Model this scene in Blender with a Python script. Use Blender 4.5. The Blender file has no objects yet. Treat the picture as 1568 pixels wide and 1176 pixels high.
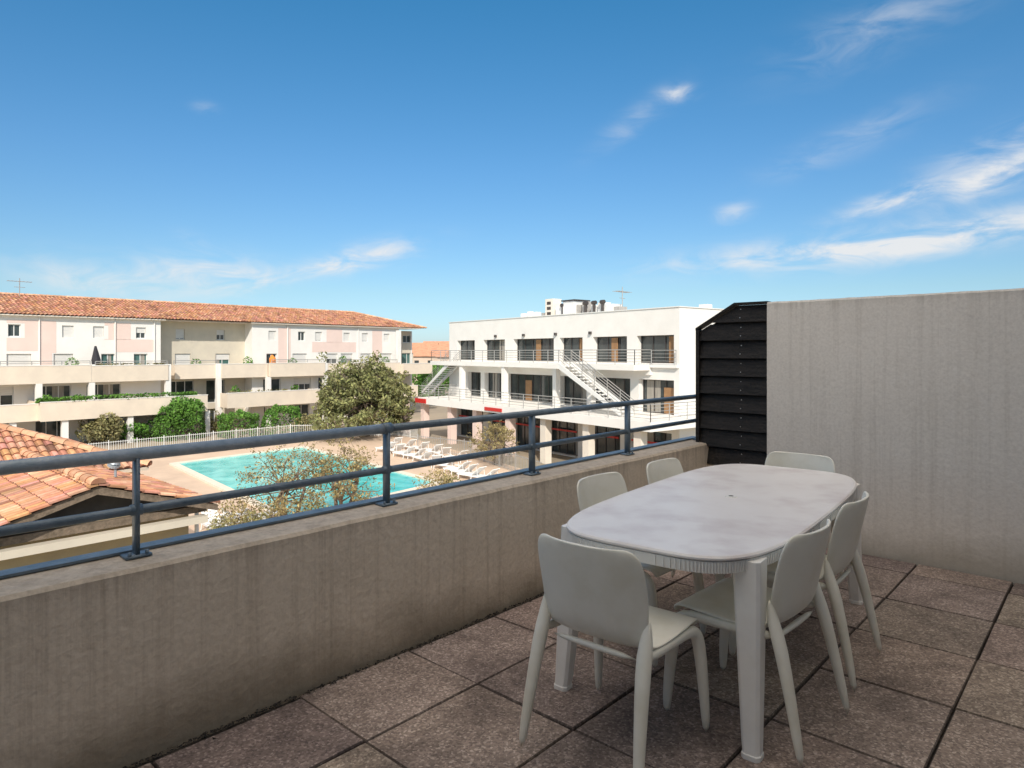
import bpy, bmesh, math, random
from mathutils import Vector, Matrix
random.seed(7)
R=random.random
def U(a,b): return a+(b-a)*random.random()
scene=bpy.context.scene
EYE=1.45; F=1020.0
TH=math.atan2(931,1020); SN=math.sin(TH); CS=math.cos(TH)
GZ=-6.2
# ------------------------------------------------------------------ frames
class Frame:
    def __init__(s,o,ex,ey):
        s.o=Vector(o); s.ex=Vector(ex); s.ey=Vector(ey)
    def p(s,x,y,z):
        q=s.o+s.ex*x+s.ey*y
        return Vector((q.x,q.y,z))
    def at(s,u,off=0.0):
        d=Vector(((u-784)/F,1.0))
        Y=(s.o.dot(s.ey)+off)/d.dot(s.ey)
        P=d*Y
        return (P-s.o).dot(s.ex)
FT=Frame((0,0),(SN,CS),(CS,-SN))
FL=Frame(FT.ey*-66.0,(SN,CS),(CS,-SN))
FR=Frame((10.3,41.0),(-.5995,.8004),(-.8004,-.5995))
W0=Frame((0,0),(1,0),(0,1))
def G(u,v,z=GZ):
    Y=(EYE-z)*F/(v-540.0)
    return Vector(((u-784)/F*Y,Y,z))
# ------------------------------------------------------------------ materials
def nt(m):
    m.use_nodes=True
    return m.node_tree
def mat(name,col,rough=.7,col2=None,nscale=3.0,bump=0.0,bscale=30.0,stretch=(1,1,1),metal=0.0,detail=4,spec=.5,
        col3=None,n3scale=.6,tint=False,lo=.35,hi=.65):
    m=bpy.data.materials.new(name); t=nt(m); N=t.nodes; L=t.links
    b=N['Principled BSDF']; b.inputs['Roughness'].default_value=rough; b.inputs['Metallic'].default_value=metal
    b.inputs['Specular IOR Level'].default_value=spec
    b.inputs['Base Color'].default_value=(*col,1)
    tc=N.new('ShaderNodeTexCoord'); mp=N.new('ShaderNodeMapping'); mp.inputs['Scale'].default_value=stretch
    L.new(tc.outputs['Object'],mp.inputs['Vector'])
    out=None
    if col2:
        n=N.new('ShaderNodeTexNoise'); n.inputs['Scale'].default_value=nscale; n.inputs['Detail'].default_value=detail
        n.inputs['Roughness'].default_value=.65
        L.new(mp.outputs[0],n.inputs['Vector'])
        r=N.new('ShaderNodeValToRGB'); r.color_ramp.elements[0].position=lo; r.color_ramp.elements[1].position=hi
        r.color_ramp.elements[0].color=(*col,1); r.color_ramp.elements[1].color=(*col2,1)
        L.new(n.outputs['Fac'],r.inputs[0]); out=r.outputs[0]
        if col3:
            n2=N.new('ShaderNodeTexNoise'); n2.inputs['Scale'].default_value=n3scale; n2.inputs['Detail'].default_value=5
            L.new(tc.outputs['Object'],n2.inputs['Vector'])
            r2=N.new('ShaderNodeValToRGB'); r2.color_ramp.elements[0].position=.48; r2.color_ramp.elements[1].position=.7
            r2.color_ramp.elements[0].color=(0,0,0,1)
            L.new(n2.outputs['Fac'],r2.inputs[0])
            mx=N.new('ShaderNodeMix'); mx.data_type='RGBA'
            L.new(r2.outputs[0],mx.inputs[0]); L.new(out,mx.inputs[6]); mx.inputs[7].default_value=(*col3,1)
            out=mx.outputs[2]
    if tint:
        at=N.new('ShaderNodeAttribute'); at.attribute_name='tint'
        mx=N.new('ShaderNodeMix'); mx.data_type='RGBA'; mx.blend_type='MULTIPLY'; mx.inputs[0].default_value=1
        if out: L.new(out,mx.inputs[6])
        else: mx.inputs[6].default_value=(*col,1)
        L.new(at.outputs['Color'],mx.inputs[7]); out=mx.outputs[2]
    if out: L.new(out,b.inputs['Base Color'])
    if bump>0:
        nb=N.new('ShaderNodeTexNoise'); nb.inputs['Scale'].default_value=bscale; nb.inputs['Detail'].default_value=4
        L.new(tc.outputs['Object'],nb.inputs['Vector'])
        bp=N.new('ShaderNodeBump'); bp.inputs['Strength'].default_value=bump; bp.inputs['Distance'].default_value=.02
        L.new(nb.outputs['Fac'],bp.inputs['Height']); L.new(bp.outputs[0],b.inputs['Normal'])
    return m
def render_wall_mat(name,base,streak,dark,bstr=.3,sfac=.6,foot=0.0,top=None):
    """painted render: vertical rain streaks, blotches, grime at foot and just under the top edge"""
    m=bpy.data.materials.new(name); t=nt(m); N=t.nodes; L=t.links; b=N['Principled BSDF']
    b.inputs['Roughness'].default_value=.85
    tc=N.new('ShaderNodeTexCoord')
    mp=N.new('ShaderNodeMapping'); mp.inputs['Scale'].default_value=(14,14,.4); L.new(tc.outputs['Object'],mp.inputs[0])
    n1=N.new('ShaderNodeTexNoise'); n1.inputs['Scale'].default_value=1.6; n1.inputs['Detail'].default_value=7; n1.inputs['Roughness'].default_value=.7
    L.new(mp.outputs[0],n1.inputs[0])
    r1=N.new('ShaderNodeValToRGB'); r1.color_ramp.elements[0].position=.50; r1.color_ramp.elements[1].position=.76
    r1.color_ramp.elements[0].color=(0,0,0,1); r1.color_ramp.elements[1].color=(sfac,sfac,sfac,1); L.new(n1.outputs[0],r1.inputs[0])
    n2=N.new('ShaderNodeTexNoise'); n2.inputs['Scale'].default_value=1.1; n2.inputs['Detail'].default_value=8; n2.inputs['Roughness'].default_value=.65
    L.new(tc.outputs['Object'],n2.inputs[0])
    r2=N.new('ShaderNodeValToRGB'); r2.color_ramp.elements[0].position=.36; r2.color_ramp.elements[1].position=.70
    r2.color_ramp.elements[0].color=(*base,1); r2.color_ramp.elements[1].color=(*streak,1); L.new(n2.outputs[0],r2.inputs[0])
    mx=N.new('ShaderNodeMix'); mx.data_type='RGBA'; L.new(r1.outputs[0],mx.inputs[0]); L.new(r2.outputs[0],mx.inputs[6]); mx.inputs[7].default_value=(*dark,1)
    n3=N.new('ShaderNodeTexNoise'); n3.inputs['Scale'].default_value=60; n3.inputs['Detail'].default_value=4; L.new(tc.outputs['Object'],n3.inputs[0])
    r3=N.new('ShaderNodeValToRGB'); r3.color_ramp.elements[0].position=.3; r3.color_ramp.elements[1].position=.62
    r3.color_ramp.elements[0].color=(.82,.81,.80,1); r3.color_ramp.elements[1].color=(1,1,1,1); L.new(n3.outputs[0],r3.inputs[0])
    m2=N.new('ShaderNodeMix'); m2.data_type='RGBA'; m2.blend_type='MULTIPLY'; m2.inputs[0].default_value=.6
    L.new(mx.outputs[2],m2.inputs[6]); L.new(r3.outputs[0],m2.inputs[7]); out=m2.outputs[2]
    sp=N.new('ShaderNodeSeparateXYZ'); L.new(tc.outputs['Object'],sp.inputs[0])
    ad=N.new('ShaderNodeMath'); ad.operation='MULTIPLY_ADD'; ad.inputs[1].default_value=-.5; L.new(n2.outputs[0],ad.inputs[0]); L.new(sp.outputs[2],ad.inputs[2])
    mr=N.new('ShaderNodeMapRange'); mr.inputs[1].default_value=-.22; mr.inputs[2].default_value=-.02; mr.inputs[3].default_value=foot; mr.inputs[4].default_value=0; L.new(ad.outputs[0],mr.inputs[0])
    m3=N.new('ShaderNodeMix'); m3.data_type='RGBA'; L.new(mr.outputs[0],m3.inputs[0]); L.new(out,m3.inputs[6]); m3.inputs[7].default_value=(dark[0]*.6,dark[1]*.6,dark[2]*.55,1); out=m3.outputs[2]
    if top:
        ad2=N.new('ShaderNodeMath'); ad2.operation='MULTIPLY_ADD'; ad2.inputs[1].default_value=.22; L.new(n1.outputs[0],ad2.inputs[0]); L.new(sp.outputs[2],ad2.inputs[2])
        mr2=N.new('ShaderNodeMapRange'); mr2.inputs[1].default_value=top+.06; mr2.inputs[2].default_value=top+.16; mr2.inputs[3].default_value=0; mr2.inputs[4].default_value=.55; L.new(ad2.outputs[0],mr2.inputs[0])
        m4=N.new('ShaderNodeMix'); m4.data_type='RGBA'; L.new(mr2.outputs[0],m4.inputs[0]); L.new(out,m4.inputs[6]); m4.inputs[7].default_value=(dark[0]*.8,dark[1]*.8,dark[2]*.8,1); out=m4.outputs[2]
    L.new(out,b.inputs['Base Color'])
    nb=N.new('ShaderNodeTexNoise'); nb.inputs['Scale'].default_value=28; nb.inputs['Detail'].default_value=6; L.new(tc.outputs['Object'],nb.inputs[0])
    bp=N.new('ShaderNodeBump'); bp.inputs['Strength'].default_value=bstr; bp.inputs['Distance'].default_value=.02
    L.new(nb.outputs[0],bp.inputs['Height']); L.new(bp.outputs[0],b.inputs['Normal'])
    return m
M={}
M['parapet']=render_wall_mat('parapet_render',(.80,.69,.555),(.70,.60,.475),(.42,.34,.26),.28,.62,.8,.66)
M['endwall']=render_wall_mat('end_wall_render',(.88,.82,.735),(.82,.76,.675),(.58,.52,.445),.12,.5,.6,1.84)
M['metal']=mat('slate_blue_metal',(.12,.165,.205),.42,(.19,.24,.285),14,bump=.15,bscale=90,metal=.3)
M['metal2']=mat('galvanised_rail',(.30,.355,.39),.42,(.44,.48,.505),20,bump=.15,bscale=90,metal=.3)
M['blackwood']=mat('black_stained_wood',(.010,.009,.008),.6,(.030,.025,.022),6,bump=.5,bscale=40,stretch=(1,1,9),spec=.3)
M['screw']=mat('screw',(.5,.5,.5),.3,metal=.6)
M['plastic']=mat('white_resin',(.88,.86,.76),.36,(.84,.82,.72),5,bump=.05,bscale=200,col3=(.78,.75,.63),n3scale=7)
M['tabletop']=mat('worn_white_resin',(.88,.85,.82),.40,(.83,.79,.76),4.5,bump=.08,bscale=130,col3=(.72,.66,.64),n3scale=5.0,detail=10)
M['tableleg']=mat('white_resin_leg',(.88,.87,.83),.4,(.82,.80,.76),7,bump=.05,bscale=150)
M['hole']=mat('parasol_hole',(.10,.09,.08),.8)
M['gap']=mat('joint_dirt',(.02,.018,.015),.95,(.06,.05,.04),20,bump=.6,bscale=60)
M['white']=mat('white_render',(.82,.79,.74),.85,(.77,.74,.69),.8,bump=.1,bscale=20)
M['cream']=mat('cream_render',(.78,.71,.61),.85,(.70,.63,.54),.7)
M['cream2']=mat('balcony_render',(.76,.65,.52),.85,(.68,.58,.47),.7)
M['beige']=mat('beige_render',(.66,.59,.47),.85,(.58,.52,.42),.7)
M['pink']=mat('pink_render',(.78,.61,.54),.85,(.73,.57,.50),.7)
M['yellow']=mat('ochre_render',(.54,.42,.23),.85,(.46,.36,.21),1.0,bump=.3)
M['glass']=mat('window_glass',(.03,.04,.042),.08,(.06,.07,.07),.8,spec=.6)
M['glassg']=mat('green_window_glass',(.04,.11,.10),.1,(.09,.18,.165),.8,spec=.6)
M['frame']=mat('window_frame',(.76,.75,.72),.5)
M['dframe']=mat('dark_frame',(.06,.05,.045),.5)
M['wood']=mat('wood_door',(.36,.2,.09),.6,(.28,.15,.07),4)
M['shutter']=mat('roller_shutter',(.72,.70,.66),.6,(.62,.6,.56),1,stretch=(1,1,20))
M['curtain']=mat('curtain',(.42,.38,.32),.9,(.25,.23,.2),3,stretch=(8,8,.3))
M['dark']=mat('dark_interior',(.035,.032,.03),.9,(.09,.08,.07),.8)
M['red']=mat('red_sign',(.55,.03,.025),.5)
M['tile']=mat('roof_tile',(.56,.24,.13),.9,(.68,.36,.225),5,bump=.3,bscale=40,tint=True,col3=(.40,.21,.13),n3scale=1.1)
M['conc']=mat('concrete',(.42,.40,.37),.9,(.34,.32,.30),2,bump=.3)
M['ground']=mat('ground_paving',(.42,.34,.25),.95,(.33,.27,.20),.25,bump=.1,col3=(.22,.20,.13),n3scale=.08)
M['deck']=mat('pool_deck',(.66,.50,.37),.9,(.56,.42,.31),.6)
M['coping']=mat('pool_coping',(.78,.70,.58),.8,(.72,.63,.52),2)
M['lounger']=mat('white_lounger',(.82,.82,.80),.45)
M['fence']=mat('white_fence',(.72,.72,.70),.6)
M['rail2']=mat('grey_rail',(.36,.355,.34),.5,metal=.2)
M['bark']=mat('bark',(.24,.18,.13),.95,(.13,.10,.07),8,bump=.6)
def leafmat(n,c1,c2):
    return mat(n,c1,.75,c2,1.5,tint=True)
M['olive']=leafmat('tamarisk_foliage',(.135,.150,.055),(.245,.235,.095))
M['tan']=leafmat('dry_foliage',(.23,.19,.08),(.35,.275,.13))
M['hedge']=leafmat('hedge_foliage',(.06,.16,.018),(.11,.235,.028))
M['drab']=leafmat('shrub_foliage',(.17,.165,.065),(.27,.235,.11))
M['umb']=mat('umbrella_cloth',(.03,.03,.035),.9)
M['orange']=mat('orange_cloth',(.75,.25,.05),.9)
M['pot']=mat('terracotta_pot',(.45,.2,.12),.9)
M['distant']=mat('distant_render',(.66,.53,.42),.9,(.56,.46,.37),.2)
def aggregate():
    m=bpy.data.materials.new('aggregate_paving'); t=nt(m); N=t.nodes; L=t.links; b=N['Principled BSDF']; b.inputs['Roughness'].default_value=.82
    tc=N.new('ShaderNodeTexCoord')
    v=N.new('ShaderNodeTexVoronoi'); v.inputs['Scale'].default_value=120; L.new(tc.outputs['Object'],v.inputs[0])
    r=N.new('ShaderNodeValToRGB'); e=r.color_ramp.elements; e[0].position=0; e[0].color=(.19,.15,.13,1); e[1].position=1; e[1].color=(.58,.485,.42,1)
    x=e.new(.3); x.color=(.275,.218,.185,1); x=e.new(.78); x.color=(.375,.30,.253,1)
    sp=N.new('ShaderNodeSeparateColor'); L.new(v.outputs['Color'],sp.inputs[0]); L.new(sp.outputs[0],r.inputs[0])
    n=N.new('ShaderNodeTexNoise'); n.inputs['Scale'].default_value=1.9; n.inputs['Detail'].default_value=10; n.inputs['Roughness'].default_value=.75; n.inputs['Distortion'].default_value=.4
    L.new(tc.outputs['Object'],n.inputs[0])
    r2=N.new('ShaderNodeValToRGB'); r2.color_ramp.elements[0].position=.38; r2.color_ramp.elements[1].position=.58
    r2.color_ramp.elements[0].color=(.40,.39,.40,1); r2.color_ramp.elements[1].color=(1,1,1,1); L.new(n.outputs[0],r2.inputs[0])
    mx=N.new('ShaderNodeMix'); mx.data_type='RGBA'; mx.blend_type='MULTIPLY'; mx.inputs[0].default_value=.85
    L.new(r.outputs[0],mx.inputs[6]); L.new(r2.outputs[0],mx.inputs[7])
    at=N.new('ShaderNodeAttribute'); at.attribute_name='tint'
    m2=N.new('ShaderNodeMix'); m2.data_type='RGBA'; m2.blend_type='MULTIPLY'; m2.inputs[0].default_value=1
    L.new(mx.outputs[2],m2.inputs[6]); L.new(at.outputs['Color'],m2.inputs[7]); L.new(m2.outputs[2],b.inputs['Base Color'])
    n4=N.new('ShaderNodeTexNoise'); n4.inputs['Scale'].default_value=140; n4.inputs['Detail'].default_value=4; L.new(tc.outputs['Object'],n4.inputs[0])
    bp=N.new('ShaderNodeBump'); bp.inputs['Strength'].default_value=.5; bp.inputs['Distance'].default_value=.006
    L.new(n4.outputs[0],bp.inputs['Height']); L.new(bp.outputs[0],b.inputs['Normal'])
    return m
M['agg']=aggregate()
def watermat():
    m=bpy.data.materials.new('pool_water'); t=nt(m); N=t.nodes; L=t.links; b=N['Principled BSDF']; b.inputs['Roughness'].default_value=.12
    tc=N.new('ShaderNodeTexCoord')
    v=N.new('ShaderNodeTexVoronoi'); v.feature='SMOOTH_F1'; v.inputs['Scale'].default_value=1.6
    n0=N.new('ShaderNodeTexNoise'); n0.inputs['Scale'].default_value=1.0; L.new(tc.outputs['Object'],n0.inputs[0])
    mxv=N.new('ShaderNodeMix'); mxv.data_type='VECTOR'; mxv.inputs[0].default_value=.35
    L.new(tc.outputs['Object'],mxv.inputs[4]); L.new(n0.outputs['Color'],mxv.inputs[5]); L.new(mxv.outputs[1],v.inputs[0])
    r=N.new('ShaderNodeValToRGB'); r.color_ramp.elements[0].color=(.04,.52,.53,1); r.color_ramp.elements[1].color=(.22,.80,.78,1)
    r.color_ramp.elements[0].position=.2; r.color_ramp.elements[1].position=.75
    L.new(v.outputs[0],r.inputs[0]); L.new(r.outputs[0],b.inputs['Base Color'])
    n=N.new('ShaderNodeTexNoise'); n.inputs['Scale'].default_value=3; n.inputs['Detail'].default_value=4; L.new(tc.outputs['Object'],n.inputs[0])
    bp=N.new('ShaderNodeBump'); bp.inputs['Strength'].default_value=.35; bp.inputs['Distance'].default_value=.1
    L.new(n.outputs[0],bp.inputs['Height']); L.new(bp.outputs[0],b.inputs['Normal'])
    return m
M['water']=watermat()
# ------------------------------------------------------------------ mesh helpers
def finish(bm,name,mt,parent=None,smooth=False,recalc=True,bevel=0):
    if recalc: bmesh.ops.recalc_face_normals(bm,faces=bm.faces[:])
    me=bpy.data.meshes.new(name); bm.to_mesh(me); bm.free()
    me.materials.append(M[mt])
    if smooth:
        for p in me.polygons: p.use_smooth=True
    o=bpy.data.objects.new(name,me); scene.collection.objects.link(o)
    if parent: o.parent=parent
    if bevel:
        b=o.modifiers.new('b','BEVEL'); b.width=bevel; b.segments=2; b.limit_method='ANGLE'
    return o
def empty(name,loc=(0,0,0)):
    e=bpy.data.objects.new(name,None); e.location=loc; scene.collection.objects.link(e); return e
def hexa(bm,pts):
    v=[bm.verts.new(p) for p in pts]
    for f in ((0,1,2,3),(4,5,6,7),(0,1,5,4),(1,2,6,5),(2,3,7,6),(3,0,4,7)):
        bm.faces.new([v[i] for i in f])
    return v
def box(bm,fr,x0,x1,y0,y1,z0,z1):
    return hexa(bm,[fr.p(x0,y0,z0),fr.p(x1,y0,z0),fr.p(x1,y1,z0),fr.p(x0,y1,z0),
             fr.p(x0,y0,z1),fr.p(x1,y0,z1),fr.p(x1,y1,z1),fr.p(x0,y1,z1)])
def tube(bm,pts,rad,n=8,cap=True,sx=1.0):
    pts=[Vector(p) for p in pts]; rings=[]
    if not hasattr(rad,'__len__'): rad=[rad]*len(pts)
    prev=None
    for i,p in enumerate(pts):
        if i==0: d=pts[1]-p
        elif i==len(pts)-1: d=p-pts[i-1]
        else: d=(pts[i+1]-p).normalized()+(p-pts[i-1]).normalized()
        d.normalize()
        if prev is None:
            a=Vector((0,0,1)) if abs(d.z)<.9 else Vector((1,0,0))
            x=d.cross(a).normalized()
        else:
            x=(prev-d*prev.dot(d)).normalized()
        prev=x; y=d.cross(x)
        rings.append([bm.verts.new(p+(x*math.cos(k*2*math.pi/n)*sx+y*math.sin(k*2*math.pi/n))*rad[i]) for k in range(n)])
    for a,b in zip(rings,rings[1:]):
        for k in range(n):
            bm.faces.new((a[k],a[(k+1)%n],b[(k+1)%n],b[k]))
    if cap:
        bm.faces.new(rings[0]); bm.faces.new(rings[-1])
class Parts:
    def __init__(s,name,loc=(0,0,0)):
        s.e=empty(name); s.b={}
    def __call__(s,part,mt):
        k=(part,mt)
        if k not in s.b: s.b[k]=bmesh.new()
        return s.b[k]
    def done(s,smooth=(),bevel={}):
        for (n,mt),bm in s.b.items():
            finish(bm,n,mt,s.e,smooth=n in smooth,bevel=bevel.get(n,0))
        return s.e
def facade(bm,fr,x0,x1,z0,z1,y,ops,depth=.25):
    xs=sorted(set([x0,x1]+[min(max(o[i],x0),x1) for o in ops for i in (0,1)]))
    zs=sorted(set([z0,z1]+[min(max(o[i],z0),z1) for o in ops for i in (2,3)]))
    for a,b in zip(xs,xs[1:]):
        for c,d in zip(zs,zs[1:]):
            mx,mz=(a+b)/2,(c+d)/2
            if any(o[0]<mx<o[1] and o[2]<mz<o[3] for o in ops): continue
            if b-a<1e-4 or d-c<1e-4: continue
            bm.faces.new([bm.verts.new(fr.p(*q)) for q in ((a,y,c),(b,y,c),(b,y,d),(a,y,d))])
    for o in ops:
        xa,xb,za,zb=o[:4]; yb=y-depth
        for q in (((xa,y,za),(xb,y,za),(xb,yb,za),(xa,yb,za)),((xa,y,zb),(xb,y,zb),(xb,yb,zb),(xa,yb,zb)),
                  ((xa,y,za),(xa,y,zb),(xa,yb,zb),(xa,yb,za)),((xb,y,za),(xb,y,zb),(xb,yb,zb),(xb,yb,za))):
            bm.faces.new([bm.verts.new(fr.p(*k)) for k in q])
def window(P,fr,xa,xb,za,zb,y,glass='glass',fmat='frame',nm=1,shutter=0.0,cur=False,depth=.25,door=False):
    yg=y-depth+.05
    box(P('glazing_'+glass,glass),fr,xa,xb,yg-.04,yg-.02,za,zb)
    f=P('window_frames_'+fmat,fmat); w=.06
    box(f,fr,xa,xa+w,yg-.03,yg+.03,za,zb); box(f,fr,xb-w,xb,yg-.03,yg+.03,za,zb)
    box(f,fr,xa+w,xb-w,yg-.03,yg+.03,za,za+w); box(f,fr,xa+w,xb-w,yg-.03,yg+.03,zb-w,zb)
    for i in range(1,nm+1):
        xm=xa+(xb-xa)*i/(nm+1)
        box(f,fr,xm-w/2,xm+w/2,yg-.025,yg+.028,za+w,zb-w)
    if shutter>0:
        box(P('roller_shutters','shutter'),fr,xa+.02,xb-.02,yg+.04,yg+.07,zb-(zb-za)*shutter,zb-.005)
    if cur:
        c0=xa+w if R()<.5 else (xa+xb)/2
        box(P('curtains','curtain'),fr,c0,c0+(xb-xa)*U(.2,.42),yg-.015,yg-.005,za+w,zb-w)
def railing(bm,pts,h=1.0,bars=4,post=1.5,r=.025):
    for a,b in zip(pts,pts[1:]):
        a=Vector(a);b=Vector(b);L=(b-a).length; n=max(1,int(L/post))
        for i in range(n+1):
            p=a.lerp(b,i/n); tube(bm,[p,p+Vector((0,0,h))],r,5)
        for k in range(bars):
            zz=Vector((0,0,h*(k+1)/bars)); tube(bm,[a+zz,b+zz],r if k==bars-1 else r*.6,5,cap=False)
def roof_slope(name,o,ax,up,W,Ls,clips=(),parent=None,col=.22,row=.4,ns=6,amp=.055):
    o=Vector(o);ax=Vector(ax).normalized();up=Vector(up).normalized(); n=ax.cross(up); 
    if n.z<0: n=-n
    bm=bmesh.new()
    nc=int(W/col)+1; nr=int(Ls/row)+1
    cl=bm.loops.layers.float_color.new('tint')
    tints=[[None]*nr for _ in range(nc)]
    for i in range(nc):
        for j in range(nr):
            g=U(.78,1.18); 
            c=(g,g*U(.85,1.12),g*U(.75,1.2))
            if R()<.12: c=(1.25*g,1.4*g,1.45*g)
            if R()<.08: c=(.55*g,.5*g,.5*g)
            tints[i][j]=c
    for j in range(nr):
        y0=j*row; y1=min((j+1)*row,Ls)
        if y1<=y0: continue
        lo=[];hi=[]
        jit=[U(-.015,.015) for _ in range(nc+1)]
        for k in range(nc*ns+1):
            x=k*col/ns; ph=(k%ns)/ns
            h=amp*abs(math.sin(math.pi*ph))**.7
            ji=jit[k//ns]
            lo.append(bm.verts.new(o+ax*x+up*(y0-.03+ji)+n*(h+.03)))
            hi.append(bm.verts.new(o+ax*x+up*(y1)+n*(h*.85)))
        for k in range(nc*ns):
            f=bm.faces.new((lo[k],lo[k+1],hi[k+1],hi[k])); c=tints[k//ns][j]
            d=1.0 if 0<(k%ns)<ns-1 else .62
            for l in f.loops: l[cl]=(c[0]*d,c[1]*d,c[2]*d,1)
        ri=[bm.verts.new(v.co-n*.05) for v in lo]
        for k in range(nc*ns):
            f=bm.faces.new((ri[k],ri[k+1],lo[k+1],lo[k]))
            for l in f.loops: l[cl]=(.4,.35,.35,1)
    for (pc,pn) in clips:
        bmesh.ops.bisect_plane(bm,geom=bm.verts[:]+bm.edges[:]+bm.faces[:],plane_co=pc,plane_no=pn,clear_outer=True)
    bmesh.ops.recalc_face_normals(bm,faces=bm.faces[:])
    return finish(bm,name,'tile',parent,recalc=False)
def ridge_tiles(name,a,b,parent,r=.13,step=.4):
    a=Vector(a);b=Vector(b); d=(b-a); L=d.length; d.normalize()
    s=d.cross(Vector((0,0,1))).normalized(); u=s.cross(d)
    bm=bmesh.new(); cl=bm.loops.layers.float_color.new('tint')
    n=int(L/step)
    for i in range(n):
        g=U(.8,1.3); c=(g,g*1.15,g*1.15)
        p0=a+d*(i*L/n-.03); p1=a+d*((i+1)*L/n); rr0=r*1.08; rr1=r*.92
        A=[];B=[]
        for k in range(7):
            th=math.pi*k/6
            A.append(bm.verts.new(p0+s*math.cos(th)*rr0+u*(math.sin(th)*rr0*.8)))
            B.append(bm.verts.new(p1+s*math.cos(th)*rr1+u*(math.sin(th)*rr1*.8)))
        for k in range(6):
            f=bm.faces.new((A[k],A[k+1],B[k+1],B[k]))
            for l in f.loops: l[cl]=(*c,1)
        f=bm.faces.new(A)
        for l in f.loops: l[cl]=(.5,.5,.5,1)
    return finish(bm,name,'tile',parent,smooth=False)
def leaves(bm,cl,c,rad,n,size,shell=.5,light=None):
    for _ in range(n):
        while True:
            v=Vector((U(-1,1),U(-1,1),U(-1,1)))
            if .02<v.length<1: break
        d=v.normalized()*(v.length**shell)
        p=Vector(c)+Vector((d.x*rad[0],d.y*rad[1],d.z*rad[2]))
        a=Vector((U(-1,1),U(-1,1),U(-1,1))).normalized(); b=a.cross(Vector((U(-1,1),U(-1,1),U(-1,1)))).normalized()
        s=size*U(.6,1.4)
        vs=[bm.verts.new(p+a*s),bm.verts.new(p+b*s*.45),bm.verts.new(p-a*s),bm.verts.new(p-b*s*.45)]
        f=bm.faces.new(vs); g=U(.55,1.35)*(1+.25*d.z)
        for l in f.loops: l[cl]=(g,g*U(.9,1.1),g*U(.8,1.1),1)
def tree(name,base,h,w,mt,nblob=26,per=220,ls=.12,trunk=.18,flat=.35,low=.35,multi=1,blob=.2):
    e=empty(name); base=Vector(base)
    bt=bmesh.new(); bl=bmesh.new(); cl=bl.loops.layers.float_color.new('tint')
    fork=[]
    for m_ in range(multi):
        off=Vector((U(-.3,.3),U(-.3,.3),0))*(multi>1)
        p1=base+off*2+Vector((U(-.08,.08)*w,U(-.08,.08)*w,h*.22)); p2=p1+Vector((U(-.1,.1)*w,U(-.1,.1)*w,h*.18))
        tube(bt,[base+off,p1,p2],[trunk,trunk*.75,trunk*.6],7); fork.append(p2); fork.append(p1)
    for i in range(nblob):
        an=i*2.399+U(-.3,.3); rr=math.sqrt((i+.5)/nblob)*U(.7,1.1)
        zf=low+(1-low)*(1-rr**2*.75)*U(.55,1.0)
        if i%3==0: zf=low+(zf-low)*U(.1,.6)
        c=base+Vector((math.cos(an)*rr*w/2,math.sin(an)*rr*w/2,zf*h-blob*w*.4))
        f=random.choice(fork); mid=f.lerp(c,.5)+Vector((0,0,U(-.05,.1)*h))
        tube(bt,[f,mid,c],[trunk*.4,trunk*.24,trunk*.1],5,cap=False)
        br=blob*w*U(.5,1.25)
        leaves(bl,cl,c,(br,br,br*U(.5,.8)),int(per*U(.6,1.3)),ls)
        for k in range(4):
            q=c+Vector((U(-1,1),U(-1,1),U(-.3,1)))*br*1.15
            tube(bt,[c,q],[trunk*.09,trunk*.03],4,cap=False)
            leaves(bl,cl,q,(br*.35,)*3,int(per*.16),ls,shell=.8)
    finish(bt,'trunk_and_limbs','bark',e); finish(bl,'foliage',mt,e,recalc=False)
    return e
def shrub(name,c,rad,mt,n=1500,ls=.1,lumps=9):
    bl=bmesh.new(); cl=bl.loops.layers.float_color.new('tint'); c=Vector(c)
    for i in range(lumps):
        d=Vector((U(-1,1)*.55,U(-1,1)*.55,U(-.3,.6)))
        q=c+Vector((d.x*rad[0],d.y*rad[1],d.z*rad[2]))
        k=U(.4,.62)
        leaves(bl,cl,q,(rad[0]*k,rad[1]*k,rad[2]*k),n//lumps,ls,shell=.35)
    return finish(bl,name,mt,None,recalc=False)
def hedge_box(name,c,fr,sx,sy,h,mt,n=2500,ls=.1,pw=4):
    bl=bmesh.new(); cl=bl.loops.layers.float_color.new('tint')
    ph=U(0,6)
    for _ in range(n):
        x,y,z=U(-1,1),U(-1,1),U(0,1)
        k=random.choice('xyz')
        j=U(.86,1.03)
        if k=='x': x=j*random.choice((-1,1))
        elif k=='y': y=j*random.choice((-1,1))
        else: z=U(.88,1.04)
        m_=(abs(x)**pw+abs(y)**pw)**(1/pw)
        if m_>1.04: x/=m_;y/=m_
        if pw<4: 
            q=math.sqrt(max(0,1-.45*z*z)); x*=q; y*=q
        z*=1+.07*math.sin(x*sx*1.7+ph)+.04*math.sin(x*sx*4.1+y*3)
        P=Vector(c)+Vector((*(fr.ex*x*sx/2+fr.ey*y*sy/2),z*h*(1-.12*(x*x+y*y))))
        a=Vector((U(-1,1),U(-1,1),U(-1,1))).normalized(); b=a.cross(Vector((U(-1,1),U(-1,1),U(-1,1)))).normalized(); s=ls*U(.6,1.4)
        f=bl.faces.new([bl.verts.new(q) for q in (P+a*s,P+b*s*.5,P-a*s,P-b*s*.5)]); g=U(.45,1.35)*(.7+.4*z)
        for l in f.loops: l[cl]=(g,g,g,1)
    return finish(bl,name,mt,None,recalc=False)

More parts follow.
